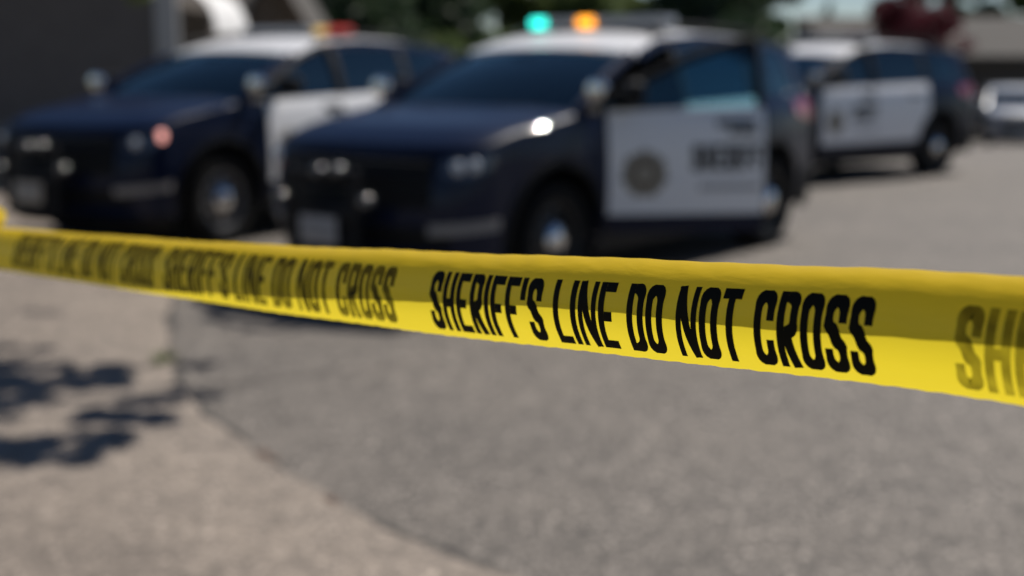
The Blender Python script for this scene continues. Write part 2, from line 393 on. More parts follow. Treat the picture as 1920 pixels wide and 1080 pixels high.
def text_quads(text, h, wl, st, bar, gap, space, maxseg):
    """flat quads (u, v) of a line of lettering, origin lower left"""
    quads = []; x = 0
    for ch in text:
        if ch == ' ': x += space; continue
        wd = st if ch in "I'" else (wl*1.16 if ch == 'N' else wl)
        st0 = st; st = st*.84 if ch == 'N' else st
        for pl in glyph_strokes(ch, wd, h, st, bar):
            pts = [pl[0]]
            for p in pl[1:]:
                q = pts[-1]; d = math.dist(p, q)
                if d < 1e-9: continue
                n = max(1, int(math.ceil(d/maxseg)))
                pts += [(q[0]+(p[0]-q[0])*k/n, q[1]+(p[1]-q[1])*k/n) for k in range(1, n+1)]
            closed = math.dist(pl[0], pl[-1]) < 1e-9
            off = []
            for i, p in enumerate(pts):
                a = pts[i-1] if i else (pts[-2] if closed else p); b = pts[i+1] if i < len(pts)-1 else (pts[1] if closed else p)
                tx, ty = b[0]-a[0], b[1]-a[1]; L = math.hypot(tx, ty); nx, ny = -ty/L, tx/L
                th = (st*abs(nx) + bar*abs(ny))/2
                off.append(((p[0]+nx*th, p[1]+ny*th), p, (p[0]-nx*th, p[1]-ny*th)))
            for i in range(len(off)-1):
                for k in (0, 1):
                    quads.append([(x+u, v) for u, v in (off[i][k], off[i][k+1], off[i+1][k+1], off[i+1][k])])
        x += wd + gap; st = st0
    return quads, x - gap

def make_car(name, loc, heading, police=True, open_door=0.0, lights=None, head_lit=None, plate='plate', kx=1.0, kz=1.0, ky=1.0, paint='navy', door_paint='white', roof_paint='white', bar=(-.34, 1.81), rim_mat='blackwheel'):
    root = empty(name, loc, heading)
    K = Vector((kx, ky, kz))
    def out(mb, nm, material, parent=None, origin=None, **kw):
        o0 = Vector(origin) if origin is not None else Vector((0, 0, 0))
        mb.v = [((v[0]-o0.x)*K.x, (v[1]-o0.y)*K.y, (v[2]-o0.z)*K.z) for v in mb.v]
        ob = mb.build(nm, material, parent or root, **kw)
        return ob
    def side_patch(mb, x0, x1, lo, hi, s, nx=16, nz=10, th=.03, proud=0):
        pts = []
        for i in range(nx+1):
            x = x0 + (x1-x0)*i/nx; a, b = lo(x), hi(x); b = max(b, a+.002)
            pts.append([Vector((x, s*(W(x, a+(b-a)*j/nz)+proud), a+(b-a)*j/nz)) for j in range(nz+1)])
        mb.slab(pts, (0, -s*th, 0)); return mb
    sill = .37
    # --- shell
    for s in (1, -1):
        mb = side_patch(MB(), 1.005, NOSE_X, lambda x: max(.30 if abs(x-AX_F) < .5 else .36, arch(x, AX_F)), lambda x: ztopf(x)-.004, s, 28, 10)
        out(mb, 'fender', paint)
        mb = side_patch(MB(), TAIL_X, -1.206, lambda x: max(.36, arch(x, AX_R)), lambda x: belt(x)-.003, s, 28, 10)
        out(mb, 'quarter_panel', paint)
        for ax in (AX_F, AX_R):                      # arch lip and inner liner
            mb = MB(); g = []
            for k in range(17):
                a = R(-4 + 188*k/16); rr = .465
                x, z = ax+rr*math.cos(a), .40+rr*math.sin(a); z = max(z, .33)
                x2, z2 = ax+(rr+.05)*math.cos(a), max(.33, .40+(rr+.05)*math.sin(a))
                g.append([(x, s*(W(x, z)-.30), z), (x, s*(W(x, z)+.012), z), (x2, s*(W(x2, z2)+.012), z2), (x2, s*(W(x2, z2)-.02), z2)])
            mb.grid(g); out(mb, 'wheel_arch', 'trim')
        mb = side_patch(MB(), -1.02, 1.10, lambda x: .24, lambda x: .362, s, 10, 4, .10, -.02); out(mb, 'rocker_panel', 'trim')
    # inner hull, floor and cabin
    mb = MB(); mb.box((1.62, 0, .60), (1.06, 1.34, .62), .05); mb.box((-.45, 0, .34), (3.3, 1.72, .14), .03); mb.box((-1.95, 0, .62), (.85, 1.36, .58), .04)
    mb.box((1.08, 0, .72), (.05, 1.72, .70), .02)
    out(mb, 'underbody', 'trim')
    mb = MB(); mb.box((1.0, 0, 1.00), (.40, 1.66, .24), .06); mb.box((.78, .42, 1.06), (.16, .36, .14), .04); mb.box((.62, 0, .78), (.5, .28, .30), .04)
    dash = out(mb, 'dashboard', 'trim')
    mb = MB(); mb.tube([(.62+.05*math.sin(a), .42+.19*math.cos(a), 1.02+.17*math.sin(a)) for a in np.linspace(0, 2*math.pi, 25)], .016, 8); mb.tube([(.62, .42, 1.02), (.80, .42, .96)], .03, 8); mb.tube([(.62, .24, 1.02), (.62, .60, 1.02)], .014, 6)
    out(mb, 'steering_wheel', 'trim')
    for yy in (.42, -.42):
        mb = MB(); mb.box((.10, yy, .70), (.52, .50, .18), .06); mb.box((-.20, yy, 1.02), (.14, .50, .62), .06, Matrix.Rotation(R(-12), 3, 'Y')); mb.box((-.29, yy, 1.42), (.10, .26, .19), .04)
        out(mb, 'seat', 'fabric')
    mb = MB(); mb.box((-1.0, 0, .72), (.5, 1.36, .18), .06); mb.box((-1.32, 0, 1.02), (.16, 1.36, .58), .06, Matrix.Rotation(R(-12), 3, 'Y'))
    out(mb, 'rear_bench', 'fabric')
    # hood
    mb = MB(); g = []; nph = 25; nt_ = 12
    for k in range(nph):
        ph = R(-90 + 180*k/(nph-1)); e = front(ph, NOSE_Z); s_ = math.sin(ph); yy = W(COWL_X, 1.10)*math.copysign(abs(s_)**.75, s_)
        c = Vector((COWL_X + .10*math.cos(ph), yy, COWL_Z)); rowp = []
        for j in range(nt_+1):
            t = j/nt_; p = e.lerp(c, t)
            z = NOSE_Z + (COWL_Z-NOSE_Z)*t**.8 + (.055*math.cos(ph)**.8 if math.cos(ph) > 1e-6 else 0)*min(1, t*4+.1)
            rowp.append(Vector((p.x, p.y, z + .005*math.exp(-((abs(p.y)-.55)/.08)**2)*min(1, t*3))))
        g.append(rowp)
    mb.slab(g, (0, 0, -.025)); out(mb, 'hood', paint)
    # front fascia
    mb = MB(); mb.slab([[front(R(-90+180*k/36), z) for z in np.linspace(.30, NOSE_Z-.004, 14)] for k in range(37)], (-.03, 0, 0)); bump = out(mb, 'front_bumper', paint)
    mb = MB(); mb.slab([[front(R(-83+166*k/30), z, .014) for z in np.linspace(.215, .30, 4)] for k in range(31)], (-.05, 0, 0)); out(mb, 'lower_valance', 'trim', bump)
    for s in (1, -1):                                # pale lower fascia blades ahead of the wheels
        mb = MB(); mb.slab([[front(s*R(a), z + .03*(a-40)/45, .022) for z in np.linspace(.48, .55, 4)] for a in np.linspace(38, 84, 14)], (-.03, -s*.01, 0)); out(mb, 'bumper_blade', 'valance', bump)
    mb = MB(); g = [[front(R(-38+76*k/16), z, .012) for z in np.linspace(.64, .95, 6)] for k in range(17)]; mb.slab(g, (-.03, 0, 0)); gr = out(mb, 'grille', 'trim')
    for z in (.70, .77, .84, .91):
        mb = MB(); mb.tube([front(R(-36+72*k/14), z, .022) for k in range(15)], .014, 6); out(mb, 'grille_bar', 'valance' if paint != 'navy' else 'trim', gr)
    mb = MB(); g = [[front(R(-50+100*k/16), z, .010) for z in np.linspace(.40, .53, 4)] for k in range(17)]; mb.slab(g, (-.03, 0, 0)); out(mb, 'air_intake', 'trim')
    for s in (1, -1):
        mb = MB(); mb.slab([[front(s*R(a), z0 + (z1-z0)*j/5, .012) for j in range(6)] for a, z0, z1 in [(43, .85, .945), (50, .835, .96), (58, .83, .97), (66, .845, .98), (73, .87, .985), (80, .905, .99)]], (-.03, -s*.01, 0)); hl = out(mb, 'headlight', 'headglass')
        for a, zz in ((52, .895), (63 if not head_lit else 75, .905 if not head_lit else .945)):
            c = front(s*R(a), zz, .016); mb = MB(); mb.lathe([(.0, .012), (.025, .011), (.042, .004), (.046, -.02)], 'x', c, 18)
            out(mb, 'headlamp_lens', 'pink_on' if (head_lit and s == 1 and a > 60) else 'lampglass', hl)
    # windshield, pillars, roof
    mb = MB(); g = []
    for k in range(17):
        u = -1+2*k/16; b0 = Vector((COWL_X + .13*(1-u*u) - .05, u*.86, COWL_Z+.012 + .03*(1-u*u))); t0 = Vector((.255+CF + .09*(1-u*u), u*.725, 1.575 + .04*(1-u*u)))
        g.append([b0.lerp(t0, j/10) + Vector((.03, 0, .02))*math.sin(math.pi*j/10) for j in range(11)])
    mb.slab(g, (-.006, 0, -.004)); ws = out(mb, 'windshield', 'glass')
    mb = MB(); mb.tube([(COWL_X+.055-.04*u*u, u*.55, COWL_Z+.052+.0*u) for u in np.linspace(-1, .1, 8)], .009, 6); mb.tube([(COWL_X+.04, u*.5+.35, COWL_Z+.05) for u in np.linspace(-.6, .6, 6)], .009, 6); out(mb, 'wiper', 'trim', ws)
    mb = MB(); mb.box((.50+CF, 0, 1.53), (.03, .22, .07), .02); out(mb, 'rear_view_mirror', 'trim', ws)
    for s in (1, -1):
        pts = [Vector((1.14+CF, s*.905, 1.16)).lerp(Vector((.27+CF, s*.752, 1.562)), t) + Vector((.025, 0, .02))*math.sin(math.pi*t) for t in np.linspace(0, 1, 10)]
        mb = MB(); mb.tube(pts, [.055, .05, .047, .045, .044, .043, .043, .043, .045, .05], 8); out(mb, 'windshield_pillar', paint)
    mb = MB(); g = []
    for i in range(27):
        t = i/26; rowp = []
        for k in range(21):
            u = -1+2*k/20; x0 = .26+CF + .09*(1-u*u); x1 = -2.24 - .06*(1-u*u); x = x0+(x1-x0)*t; zr = zroof(max(-2.25, min(.40, x)))
            yw = W(max(x, -2.2), zr)
            rowp.append(Vector((x, u*yw, zr + (.05 - .01*ss((x-.05)/.4))*(1-abs(u)**2.6))))
        g.append(rowp)
    mb.slab(g, (0, 0, -.03)); roof = out(mb, 'roof', roof_paint)
    for s in (1, -1):
        mb = MB(); mb.tube([(x, s*(W(x, zroof(x))-.06), zroof(x)+.075 - (.05 if i in (0, 11) else 0)) for i, x in enumerate(np.linspace(.0, -2.0, 12))], .014, 6); out(mb, 'roof_rail', 'trim', roof)
        mb = side_patch(MB(), -2.22, .20+CF, lambda x: zroof(x)-.062, lambda x: zroof(x)-.002, s, 24, 2, .03); out(mb, 'cant_rail', paint)
        for xa, xb in ((-.175, -.085), (-1.255, -1.16)):
            if open_door and s == 1 and xb > -.1: xb = -.11
            mb = side_patch(MB(), xa, xb, lambda x: belt(x)-.01, lambda x: zroof(x)-.058, s, 2, 8, .04, -.004); out(mb, 'door_pillar', 'trim')
        mb = side_patch(MB(), -2.21, -1.93, lambda x: belt(x) if x < -1.98 else belt(x)+(x+1.98)*7.0, lambda x: zroof(x)-.058, s, 8, 8, .04, -.001); out(mb, 'rear_pillar', paint)
        mb = side_patch(MB(), -1.965, -1.26, lambda x: belt(x)+.004, lambda x: min(zroof(x)-.065, belt(x)+.02+max(0, (x+1.98))*6), s, 12, 8, .006, -.010); out(mb, 'rear_quarter_window', 'tint')
    for s in (1, -1):
        mb = side_patch(MB(), 1.006, 1.05+CF, lambda x: belt(x)-.005, lambda x: max(belt(x), zA(x)-.02), s, 5, 4, .02, -.006); out(mb, 'sail_panel', 'trim')
    # doors: front ones hinge at their leading edge; panel, window, frame, handle, mirror, decals belong to the door
    HX = 1.0; DR = -.10
    for s in (1, -1):
        hinge = Vector((HX, s*(W(HX, .8)-.02), 0))
        def place(d, sub=None):
            d.location = Vector((hinge.x*K.x, hinge.y*K.y, 0))
            if s == 1 and open_door: d.rotation_euler = (0, 0, -open_door)
        mb = side_patch(MB(), DR, HX-.004, lambda x: .497, lambda x: belt(x), s, 16, 12, .06)
        dr = out(mb, 'front_door', door_paint, origin=hinge); place(dr)
        mb = side_patch(MB(), DR, HX-.004, lambda x: sill, lambda x: .495, s, 12, 4, .06, .002); out(mb, 'lower_door_panel', paint, dr, origin=hinge)
        mb = side_patch(MB(), DR-.002, DR+.05, lambda x: sill+.02, lambda x: belt(x)-.01, s, 2, 8, .05, -.055); out(mb, 'door_edge', 'trim', dr, origin=hinge)
        mb = side_patch(MB(), DR+.05, 1.0, lambda x: belt(x)+.004, lambda x: min(zroof(min(.40, x))-.065, zA(x)-.03), s, 24, 8, .006, -.014); out(mb, 'door_window', 'glass', dr, origin=hinge)
        fr = []
        for x in np.linspace(.985, .27+CF, 10): fr.append(Vector((x, s*(W(x, max(belt(x), zA(x)-.02))-.012), max(belt(x), zA(x)-.02))))
        for x in np.linspace(.20+CF, DR+.02, 5): fr.append(Vector((x, s*(W(x, zroof(x)-.035)-.012), zroof(x)-.035)))
        for z in np.linspace(1.63, 1.22, 6): fr.append(Vector((DR+.02, s*(W(DR, z)-.012), z)))
        mb = MB(); mb.tube(fr, .033, 8); out(mb, 'window_frame', 'trim', dr, origin=hinge)
        mb = MB(); mb.slab([[Vector((x, s*(W(x, z)+.006), z)) for z in np.linspace(1.085, 1.10, 3)] for x in np.linspace(DR+.01, .98, 8)], (0, -s*.006, 0)); 
        mb = MB(); mb.box((.06, s*(W(.08, 1.05)+.028), 1.06), (.20, .025, .032), .010); mb.box((-.02, s*(W(.08, 1.05)+.01), 1.06), (.03, .04, .03), .005); mb.box((.14, s*(W(.08, 1.05)+.01), 1.06), (.03, .04, .03), .005); out(mb, 'door_handle', 'trim' if police else paint, dr, origin=hinge)
        mb = MB(); mb.box((.86, s*1.10, 1.315), (.13, .25, .175), .05); mb.box((.88, s*.97, 1.24), (.10, .14, .05), .02); mr = out(mb, 'side_mirror', 'trim' if police else paint, dr, origin=hinge)
        mb = side_patch(MB(), -1.20, DR-.006, lambda x: max(.497, arch(x, AX_R, .47)), lambda x: belt(x), s, 30, 12, .06); rd = out(mb, 'rear_door', door_paint)
        mb = side_patch(MB(), -1.01, DR-.006, lambda x: sill, lambda x: .495, s, 12, 4, .06, .002); out(mb, 'lower_door_panel', paint, rd)
        mb = side_patch(MB(), -1.15, DR-.075, lambda x: belt(x)+.004, lambda x: zroof(x)-.065, s, 10, 8, .006, -.012); out(mb, 'door_window', 'tint', rd)
        mb = MB(); mb.box((-.86, s*(W(-.8, 1.07)+.028), 1.08), (.20, .025, .032), .010); mb.box((-.94, s*(W(-.9, 1.07)+.01), 1.08), (.03, .04, .03), .005); mb.box((-.78, s*(W(-.8, 1.07)+.01), 1.08), (.03, .04, .03), .005); out(mb, 'door_handle', 'trim' if police else paint, rd)
        if police:
            def decal(quads_or_polys, x_at, nm, material, parent, origin, prd=.003):
                mb = MB()
                for poly in quads_or_polys:
                    vs = []
                    for u, v in poly:
                        x = x_at - u
                        vs.append((x, s*(W(x, v)+prd), v))
                    mb.add(vs, [tuple(range(len(vs)))])
                return out(mb, nm, material, parent, origin=origin, smooth=False)
            # star badge on the front door
            cx, cz = (.235, .775); polys = []
            def ring(r0, r1, n=28): return [[(cx+a*math.cos(q), cz+a*math.sin(q)) for a, q in ((r0, 2*math.pi*k/n), (r1, 2*math.pi*k/n), (r1, 2*math.pi*(k+1)/n), (r0, 2*math.pi*(k+1)/n))] for k in range(n)]
            decal(ring(.0001, .155), HX-.02, 'badge_disc', 'decal_gold', dr, hinge, .003)
            star = []
            for k in range(7):
                a = math.pi/2+2*math.pi*k/7; b1, b2 = a-math.pi/7, a+math.pi/7
                star += [[(cx, cz), (cx+.085*math.cos(b1), cz+.085*math.sin(b1)), (cx+.185*math.cos(a), cz+.185*math.sin(a)), (cx+.085*math.cos(b2), cz+.085*math.sin(b2))]]
            decal(star, HX-.02, 'badge_star', 'decal_tan', dr, hinge, .006)
            decal(ring(.0001, .055), HX-.02, 'badge_centre', 'decal_gold', dr, hinge, .009)
            # lettering
            q, Lw = text_quads('SHERIFF', .18, .072, .030, .036, .012, .03, .05)
            k = .50/Lw
            if s == 1: decal([[(.565+u*k, .79+v) for u, v in p] for p in q], HX-.02, 'door_lettering', 'decal_dark', dr, hinge)
            small = [[(.74+.04*i, 1.09), (.77+.04*i, 1.09), (.77+.04*i, 1.145), (.74+.04*i, 1.145)] for i in range(7)]
            decal(small, HX-.02, 'unit_marking', 'decal_dark', dr, hinge)
            lines = [[(.62+.04*i, .66), (.65+.04*i, .66), (.65+.04*i, .70), (.62+.04*i, .70)] for i in range(11)]
            decal(lines, HX-.02, 'small_lettering', 'decal_grey', dr, hinge)
            mb = MB(); c = Vector((1.12, s*.98, 1.34)); mb.lathe([(.0, .075), (.06, .07), (.075, .055), (.07, 0), (.04, -.05), (.0, -.07)], 'x', c, 16); mb.tube([c+Vector((-.02, 0, -.02)), Vector((1.13, s*.88, 1.24))], .016, 8)
            out(mb, 'spotlight', 'chrome')
        # tail light
        mb = MB(); mb.slab([[rear(s*R(a), z, .012) for z in np.linspace(1.03, 1.21, 5)] for a in np.linspace(52, 88, 8)], (.02, -s*.012, 0)); tl = out(mb, 'tail_light', 'red')
        mb = side_patch(MB(), TAIL_X-.02, -1.92, lambda x: 1.05+.35*max(0, x+2.06), lambda x: 1.20-.10*max(0, x+2.06), s, 5, 4, .02, .010); out(mb, 'tail_light_wrap', 'red', tl)
    # tail
    mb = MB(); mb.slab([[rear(R(-90+180*k/30), z) for z in np.linspace(.62, 1.24, 8)] for k in range(31)], (.03, 0, 0)); tg = out(mb, 'tailgate', paint)
    mb = MB(); mb.slab([[rear(R(-60+120*k/20), z, -.005) for z in np.linspace(1.25, 1.59, 6)] for k in range(21)], (.006, 0, 0)); out(mb, 'rear_window', 'tint', tg)
    for s in (1, -1):
        mb = MB(); mb.slab([[rear(s*R(a), z) for z in np.linspace(1.24, 1.60, 6)] for a in np.linspace(60, 90, 6)], (.03, 0, 0)); out(mb, 'tailgate_frame', paint, tg)
    mb = MB(); mb.slab([[rear(R(-90+180*k/30), z, .015) for z in np.linspace(.28, .61, 6)] for k in range(31)], (.05, 0, 0)); out(mb, 'rear_bumper', 'trim' if police else paint)
    mb = MB(); mb.slab([[Vector((-2.20-.17*t, u*.68, 1.655-.02*t+.045*(1-u*u)*(1-.3*t))) for t in (0, .5, 1)] for u in np.linspace(-1, 1, 13)], (0, 0, -.025)); out(mb, 'spoiler', paint)
    # front plate
    px_, pz_ = (2.755, .50) if police else (2.54, .47)
    mb = MB(); mb.box((px_, 0, pz_), (.012, .32, .17), .004); pl = out(mb, 'number_plate', plate)
    mb = MB(); mb.box((px_+.007, 0, pz_), (.004, .26, .055), .001); out(mb, 'plate_band', 'decal_grey', pl)
    if police:
        mb = MB(); mb.box((2.705, 0, .36), (.06, .62, .07), .015); mb.box((2.61, 0, .40), (.20, .30, .06), .01)
        pb = out(mb, 'push_bumper', 'trim')
        for y in (.27, -.27):
            mb = MB(); mb.box((2.705, y, .60), (.05, .07, .56), .015); out(mb, 'upright', 'trim', pb)
            mb = MB(); mb.box((2.61, y, .62), (.17, .04, .06), .01); out(mb, 'bracket', 'trim', pb)
        for z in (.46, .62, .84):
            mb = MB(); mb.tube([(2.71, y, z) for y in np.linspace(-.33, .33, 6)], .028, 8); out(mb, 'cross_bar', 'trim', pb)
        for y, z in ((.17, .875), (.0, .865), (-.36, .68), (.40, .70)):
            mb = MB(); mb.lathe([(.0, .045), (.03, .04), (.042, .02), (.035, -.03), (.0, -.04)], 'x', (2.735, y, z), 14); out(mb, 'bumper_lamp', 'bumperlens', pb)
        # roof light bar
        xb, zb = bar
        mb = MB(); mb.box((xb, 0, zb-.035), (.24, 1.24, .028), .01)
        for y in (.5, -.5): mb.box((xb, y, zb-.075), (.10, .06, .09), .01)
        lb = out(mb, 'light_bar', 'trim')
        n = 8
        for i in range(n):
            y = -.62 + 1.24*(i+.5)/n
            mb = MB(); mb.box((xb, y, zb+.018), (.25, 1.24/n-.008, .072), .016)
            out(mb, 'light_bar_lens', (lights or {}).get(i, 'clear'), lb)
        mb = MB(); mb.tube([(-1.5, .25, zroof(-1.5)+.04), (-1.62, .25, zroof(-1.5)+.34)], [.012, .004], 6); mb.lathe([(.03, -.01), (.03, .02), (.012, .035)], 'z', (-1.5, .25, zroof(-1.5)+.05), 12); out(mb, 'antenna', 'trim')
    # wheels
    for ax in (AX_F, AX_R):
        for s in (1, -1):
            r = WR*((kx+kz)/2 if kz != 1 else 1); ymid = s*.845*ky
            prof = [(r*.66, -.11), (r*.80, -.128), (r*.94, -.120), (r*.992, -.085), (r, -.04), (r, .04), (r*.992, .085), (r*.94, .120), (r*.80, .128), (r*.66, .11)]
            mb = MB(); mb.lathe(prof, 'y', n=36, closed=True)
            ty = mb.build('wheel', 'rubber', root, loc=(ax*kx, ymid, r))
            mb = MB(); mb.lathe([(r*.665, .105), (r*.60, .10), (r*.56, .06), (r*.30, .075), (r*.20, .11), (r*.05, .115)], 'y', n=30, cap=False)
            for k in range(len(mb.v)): mb.v[k] = (mb.v[k][0], mb.v[k][1]*s, mb.v[k][2])
            rim = mb.build('rim', rim_mat, ty)
            mb = MB()
            for k in range(10):
                a = 2*math.pi*k/10; rr = r*.46
                mb.lathe([(.0, .090), (.022, .089), (.022, .05)], 'y', (rr*math.cos(a), 0, rr*math.sin(a)), 8)
            for k in range(len(mb.v)): mb.v[k] = (mb.v[k][0], mb.v[k][1]*s, mb.v[k][2])
            mb.build('rim_slots', 'trim', ty)['kind'] = 'stuff'
            mb = MB(); mb.lathe([(r*.27, .085), (r*.27, .10), (r*.22, .122), (r*.10, .132), (.002, .134)], 'y', n=24)
            for k in range(len(mb.v)): mb.v[k] = (mb.v[k][0], mb.v[k][1]*s, mb.v[k][2])
            mb.build('hub_cap', 'chrome', ty)
    return root

def heading_vec(th):                                 # th: angle between the car's nose direction and straight at the camera (towards -y), nose to the left
    return Vector((-math.sin(th), -math.cos(th), 0))
def place_car(th, local, world):                     # origin so that a local point lands on a world ground point
    rz = math.atan2(-math.cos(th), -math.sin(th)); m = Matrix.Rotation(rz, 3, 'Z')
    p = Vector((world.x, world.y, 0)) - m @ Vector((local[0], local[1], 0)); return p, rz
# front driver-side wheel contact points, from ground pixels
P2, rz2 = place_car(R(38), (AX_F, .97), gp(1048, 560))
P1, rz1 = place_car(R(31), (AX_F, .97), gp(428, 460))
P3, rz3 = place_car(R(53), (AX_R, .97), gp(1758, 328))
grp = 'sheriff patrol cars'
c1 = tag(make_car('patrol_car', P1, rz1, lights={0: 'clear', 6: 'yellow_on', 7: 'red_on'}, head_lit=True, plate='plate_tan', bar=(-.55, 1.80), rim_mat='steel'),
         'dark blue patrol car with white doors at left, parked in front of the charcoal house', 'patrol car', grp)
c2 = tag(make_car('patrol_car', P2, rz2, open_door=R(44), lights={0: 'teal_on', 3: 'orange_on'}),
         'middle patrol car with its white driver door swung open and teal roof lamp lit', 'patrol car', grp)
c3 = tag(make_car('patrol_car', P3, rz3),
         'farthest patrol car with all doors shut, standing near the silver car at right', 'patrol car', grp)
y4 = 32.0; p4 = atd(1902, 250, y4)
c4 = tag(make_car('parked_car', (p4.x, y4, gz(y4)), math.atan2(-math.cos(R(14)), -math.sin(R(14))), police=False, kx=.90, kz=.83, ky=.92, paint='silver', door_paint='silver', roof_paint='silver'),
         'silver parked car facing the camera at the right edge, before the grey roofed house', 'car')

# ------------------------------------------------------------------ barrier tape
TW = .089
def tape_frame(px):
    yb = float(np.interp(px, TPX, TPY)); zc = 1/(.5485*(1+.0008*px)); return unproject(px, yb, zc)
TPX = [-420, -200, 0, 150, 300, 500, 800, 1000, 1200, 1400, 1640, 1900, 2150, 2400]
TPY = [452, 480, 506, 528, 551, 582, 625, 649, 672, 692, 718, 757, 804, 856]
cf = np.polyfit(TPX, TPY, 5)
def tape_frame(px): return unproject(px, float(np.polyval(cf, px)), 1/(.5485*(1+.0008*px)))
xs_t = np.linspace(-420, 2300, 340)
Bp = [tape_frame(x) for x in xs_t]
S_t = np.concatenate([[0], np.cumsum([(Bp[i+1]-Bp[i]).length for i in range(len(Bp)-1)])])
Bx = np.array([b.x for b in Bp]); By = np.array([b.y for b in Bp]); Bz = np.array([b.z for b in Bp])
NT = 44
def section(px):
    """cross-section (height, depth behind) from lower to upper edge: bulges to the viewer, curls back along the top"""
    q = max(0, min(30, (1000-px)/610*19))                             # further left the strip leans back more
    h = [0.]; e = [0.]; hh = ee = 0.
    for k in range(NT):
        t = (k+.5)/NT
        al = np.interp(t, [0, .2, .38, .52, .66, .76, .86, 1.0], [-36, -26, -6, 12, 28, 46, 64, 82])
        al = R(al + q + 1.5*math.sin(px*.0047+1))
        hh += math.cos(al)*TW/NT; ee += math.sin(al)*TW/NT; h.append(hh); e.append(ee)
    return np.array(h), np.array(e)
SEC = [section(x) for x in xs_t]
def tape_pt(s, t, lift=0.0):
    i = int(np.clip(np.searchsorted(S_t, s)-1, 0, len(S_t)-2)); f = (s-S_t[i])/(S_t[i+1]-S_t[i])
    B = Bp[i].lerp(Bp[i+1], f); tg = (Bp[i+1]-Bp[i]); tg.z = 0; tg.normalize()
    nb = Vector((-tg.y, tg.x, 0))                   # behind the strip, away from the camera
    h = SEC[i][0]*(1-f)+SEC[i+1][0]*f; e = SEC[i][1]*(1-f)+SEC[i+1][1]*f
    tt = t*NT; k = int(np.clip(math.floor(tt), 0, NT-1)); g = tt-k
    H = h[k]*(1-g)+h[k+1]*g; E = e[k]*(1-g)+e[k+1]*g
    dh, de = h[k+1]-h[k], e[k+1]-e[k]; L = math.hypot(dh, de)
    wr = .0002*math.sin(s*61+3*t)*max(0, t-.6)*2.5 + .0002*math.sin(s*173+9*t)*max(0, t-.55)*2 + .0004*math.sin(s*23-4*t)
    jag = .0004*math.sin(s*310)*math.sin(s*97) if t < .02 else 0
    n_h, n_e = de/L, -dh/L                            # unit normal towards the viewer
    return B + Vector((0, 0, H+jag)) + nb*E + (Vector((0, 0, n_h)) + nb*n_e)*(lift+wr)
ns = 700
mb = MB(); mb.grid([[tape_pt(s, t) for t in np.linspace(0, 1, 45)] for s in np.linspace(S_t[0]+1e-4, S_t[-1]-1e-4, ns)])
tape = mb.build('barrier_tape', 'tape', ang=80)
tag(tape, 'yellow plastic barrier tape with black lettering stretched across in front of the cars', 'tape')
def s_of(px): return float(np.interp(px, xs_t, S_t))
def phrase(px0, px1, material, label=None, text="SHERIFF'S LINE DO NOT CROSS", k=None):
    q, L = text_quads(text, .0525, .0135, .0050, .0074, .0020, .0085, .0025)
    s0 = s_of(px0); k = k or (s_of(px1)-s0)/L
    mb = MB()
    for quad in q:
        vs = [tape_pt(s0+u*k, (.0072+v)/TW, .00035) for u, v in quad]
        if vs and all(s0+u*k < S_t[-1] for u, v in quad): mb.add(vs, [(0, 1, 2, 3)])
    o = mb.build('lettering', material, tape, smooth=False)
    if label: o['label'] = label
    return k
k1 = phrase(826, 1652, 'print', 'sharp black lettering in the middle of the tape')
phrase(313, 755, 'print_worn', 'worn blurred lettering left of the sharp phrase')
phrase(24, 292, 'print_worn', 'blurred lettering at the far left end of the tape')
phrase(1806, None, 'print_faded', 'faded grey lettering cut off at the right end', "SHERIFF'S LINE", k1)
# loose knot end of the strip at its far left end
kp = tape_frame(-14) + Vector((0, .02, .055))
mb = MB(); mb.grid([[kp + Vector((-.03+.03*math.cos(a)+.012*j, .012*math.sin(2*a)+.01*j, .012+.022*math.sin(a))) for j in (0, 1)] for a in np.linspace(-.5, 4.0, 18)])
mb.build('knotted_end', 'tape', tape)

# wooden stakes that hold the two ends of the strip, just outside the picture
for sp_, lab in ((S_t[0]+.004, 'wooden stake holding the far left end of the barrier tape'), (S_t[-1]-.004, 'wooden stake holding the right end of the barrier tape nearest the camera')):
    e_ = tape_pt(sp_, .5); gz0 = .0; h_ = e_.z + .14
    mb = MB(); mb.box((0, 0, h_/2), (.045, .045, h_), .004)
    mb.add([(-.02, -.02, h_-.001), (.02, -.02, h_-.001), (.02, .02, h_-.001), (-.02, .02, h_-.001), (0, 0, h_+.05)], [(0, 1, 4), (1, 2, 4), (2, 3, 4), (3, 0, 4)])
    st_ = empty('tape_stake', (e_.x, e_.y, gz0)); mb.build('post', 'tanwood', st_, smooth=False)
    mb = MB(); mb.box((0, 0, e_.z), (.052, .052, .07), .004); mb.build('tape_wrap', 'tape', st_)
    tag(st_, lab, 'stake', 'tape stakes')

# ------------------------------------------------------------------ trees and shrubs
rng = np.random.default_rng(11)
def leaf_cloud(centres, radii, n, size, squash=.8, pw=2.0):
    """small bent leaf faces scattered through clumps; returns MB"""
    c = np.array(centres); r = np.array(radii); idx = rng.choice(len(c), n, p=r**pw/np.sum(r**pw))
    d = rng.normal(size=(n, 3)); d /= np.linalg.norm(d, axis=1)[:, None]
    p = c[idx] + d*(r[idx]*(rng.random(n)**.45))[:, None]*np.array([1, 1, squash])
    u = rng.normal(size=(n, 3)); u /= np.linalg.norm(u, axis=1)[:, None]
    v = np.cross(u, rng.normal(size=(n, 3))); v /= np.linalg.norm(v, axis=1)[:, None]
    sz = size*(.6+.8*rng.random(n)); u *= sz[:, None]; v *= (sz*.55)[:, None]
    V = np.stack([p-u, p-v*.9, p+u, p+v], 1).reshape(-1, 3)
    mb = MB(); mb.v = [tuple(x) for x in V]; mb.f = [(4*i, 4*i+1, 4*i+2, 4*i+3) for i in range(n)]
    return mb
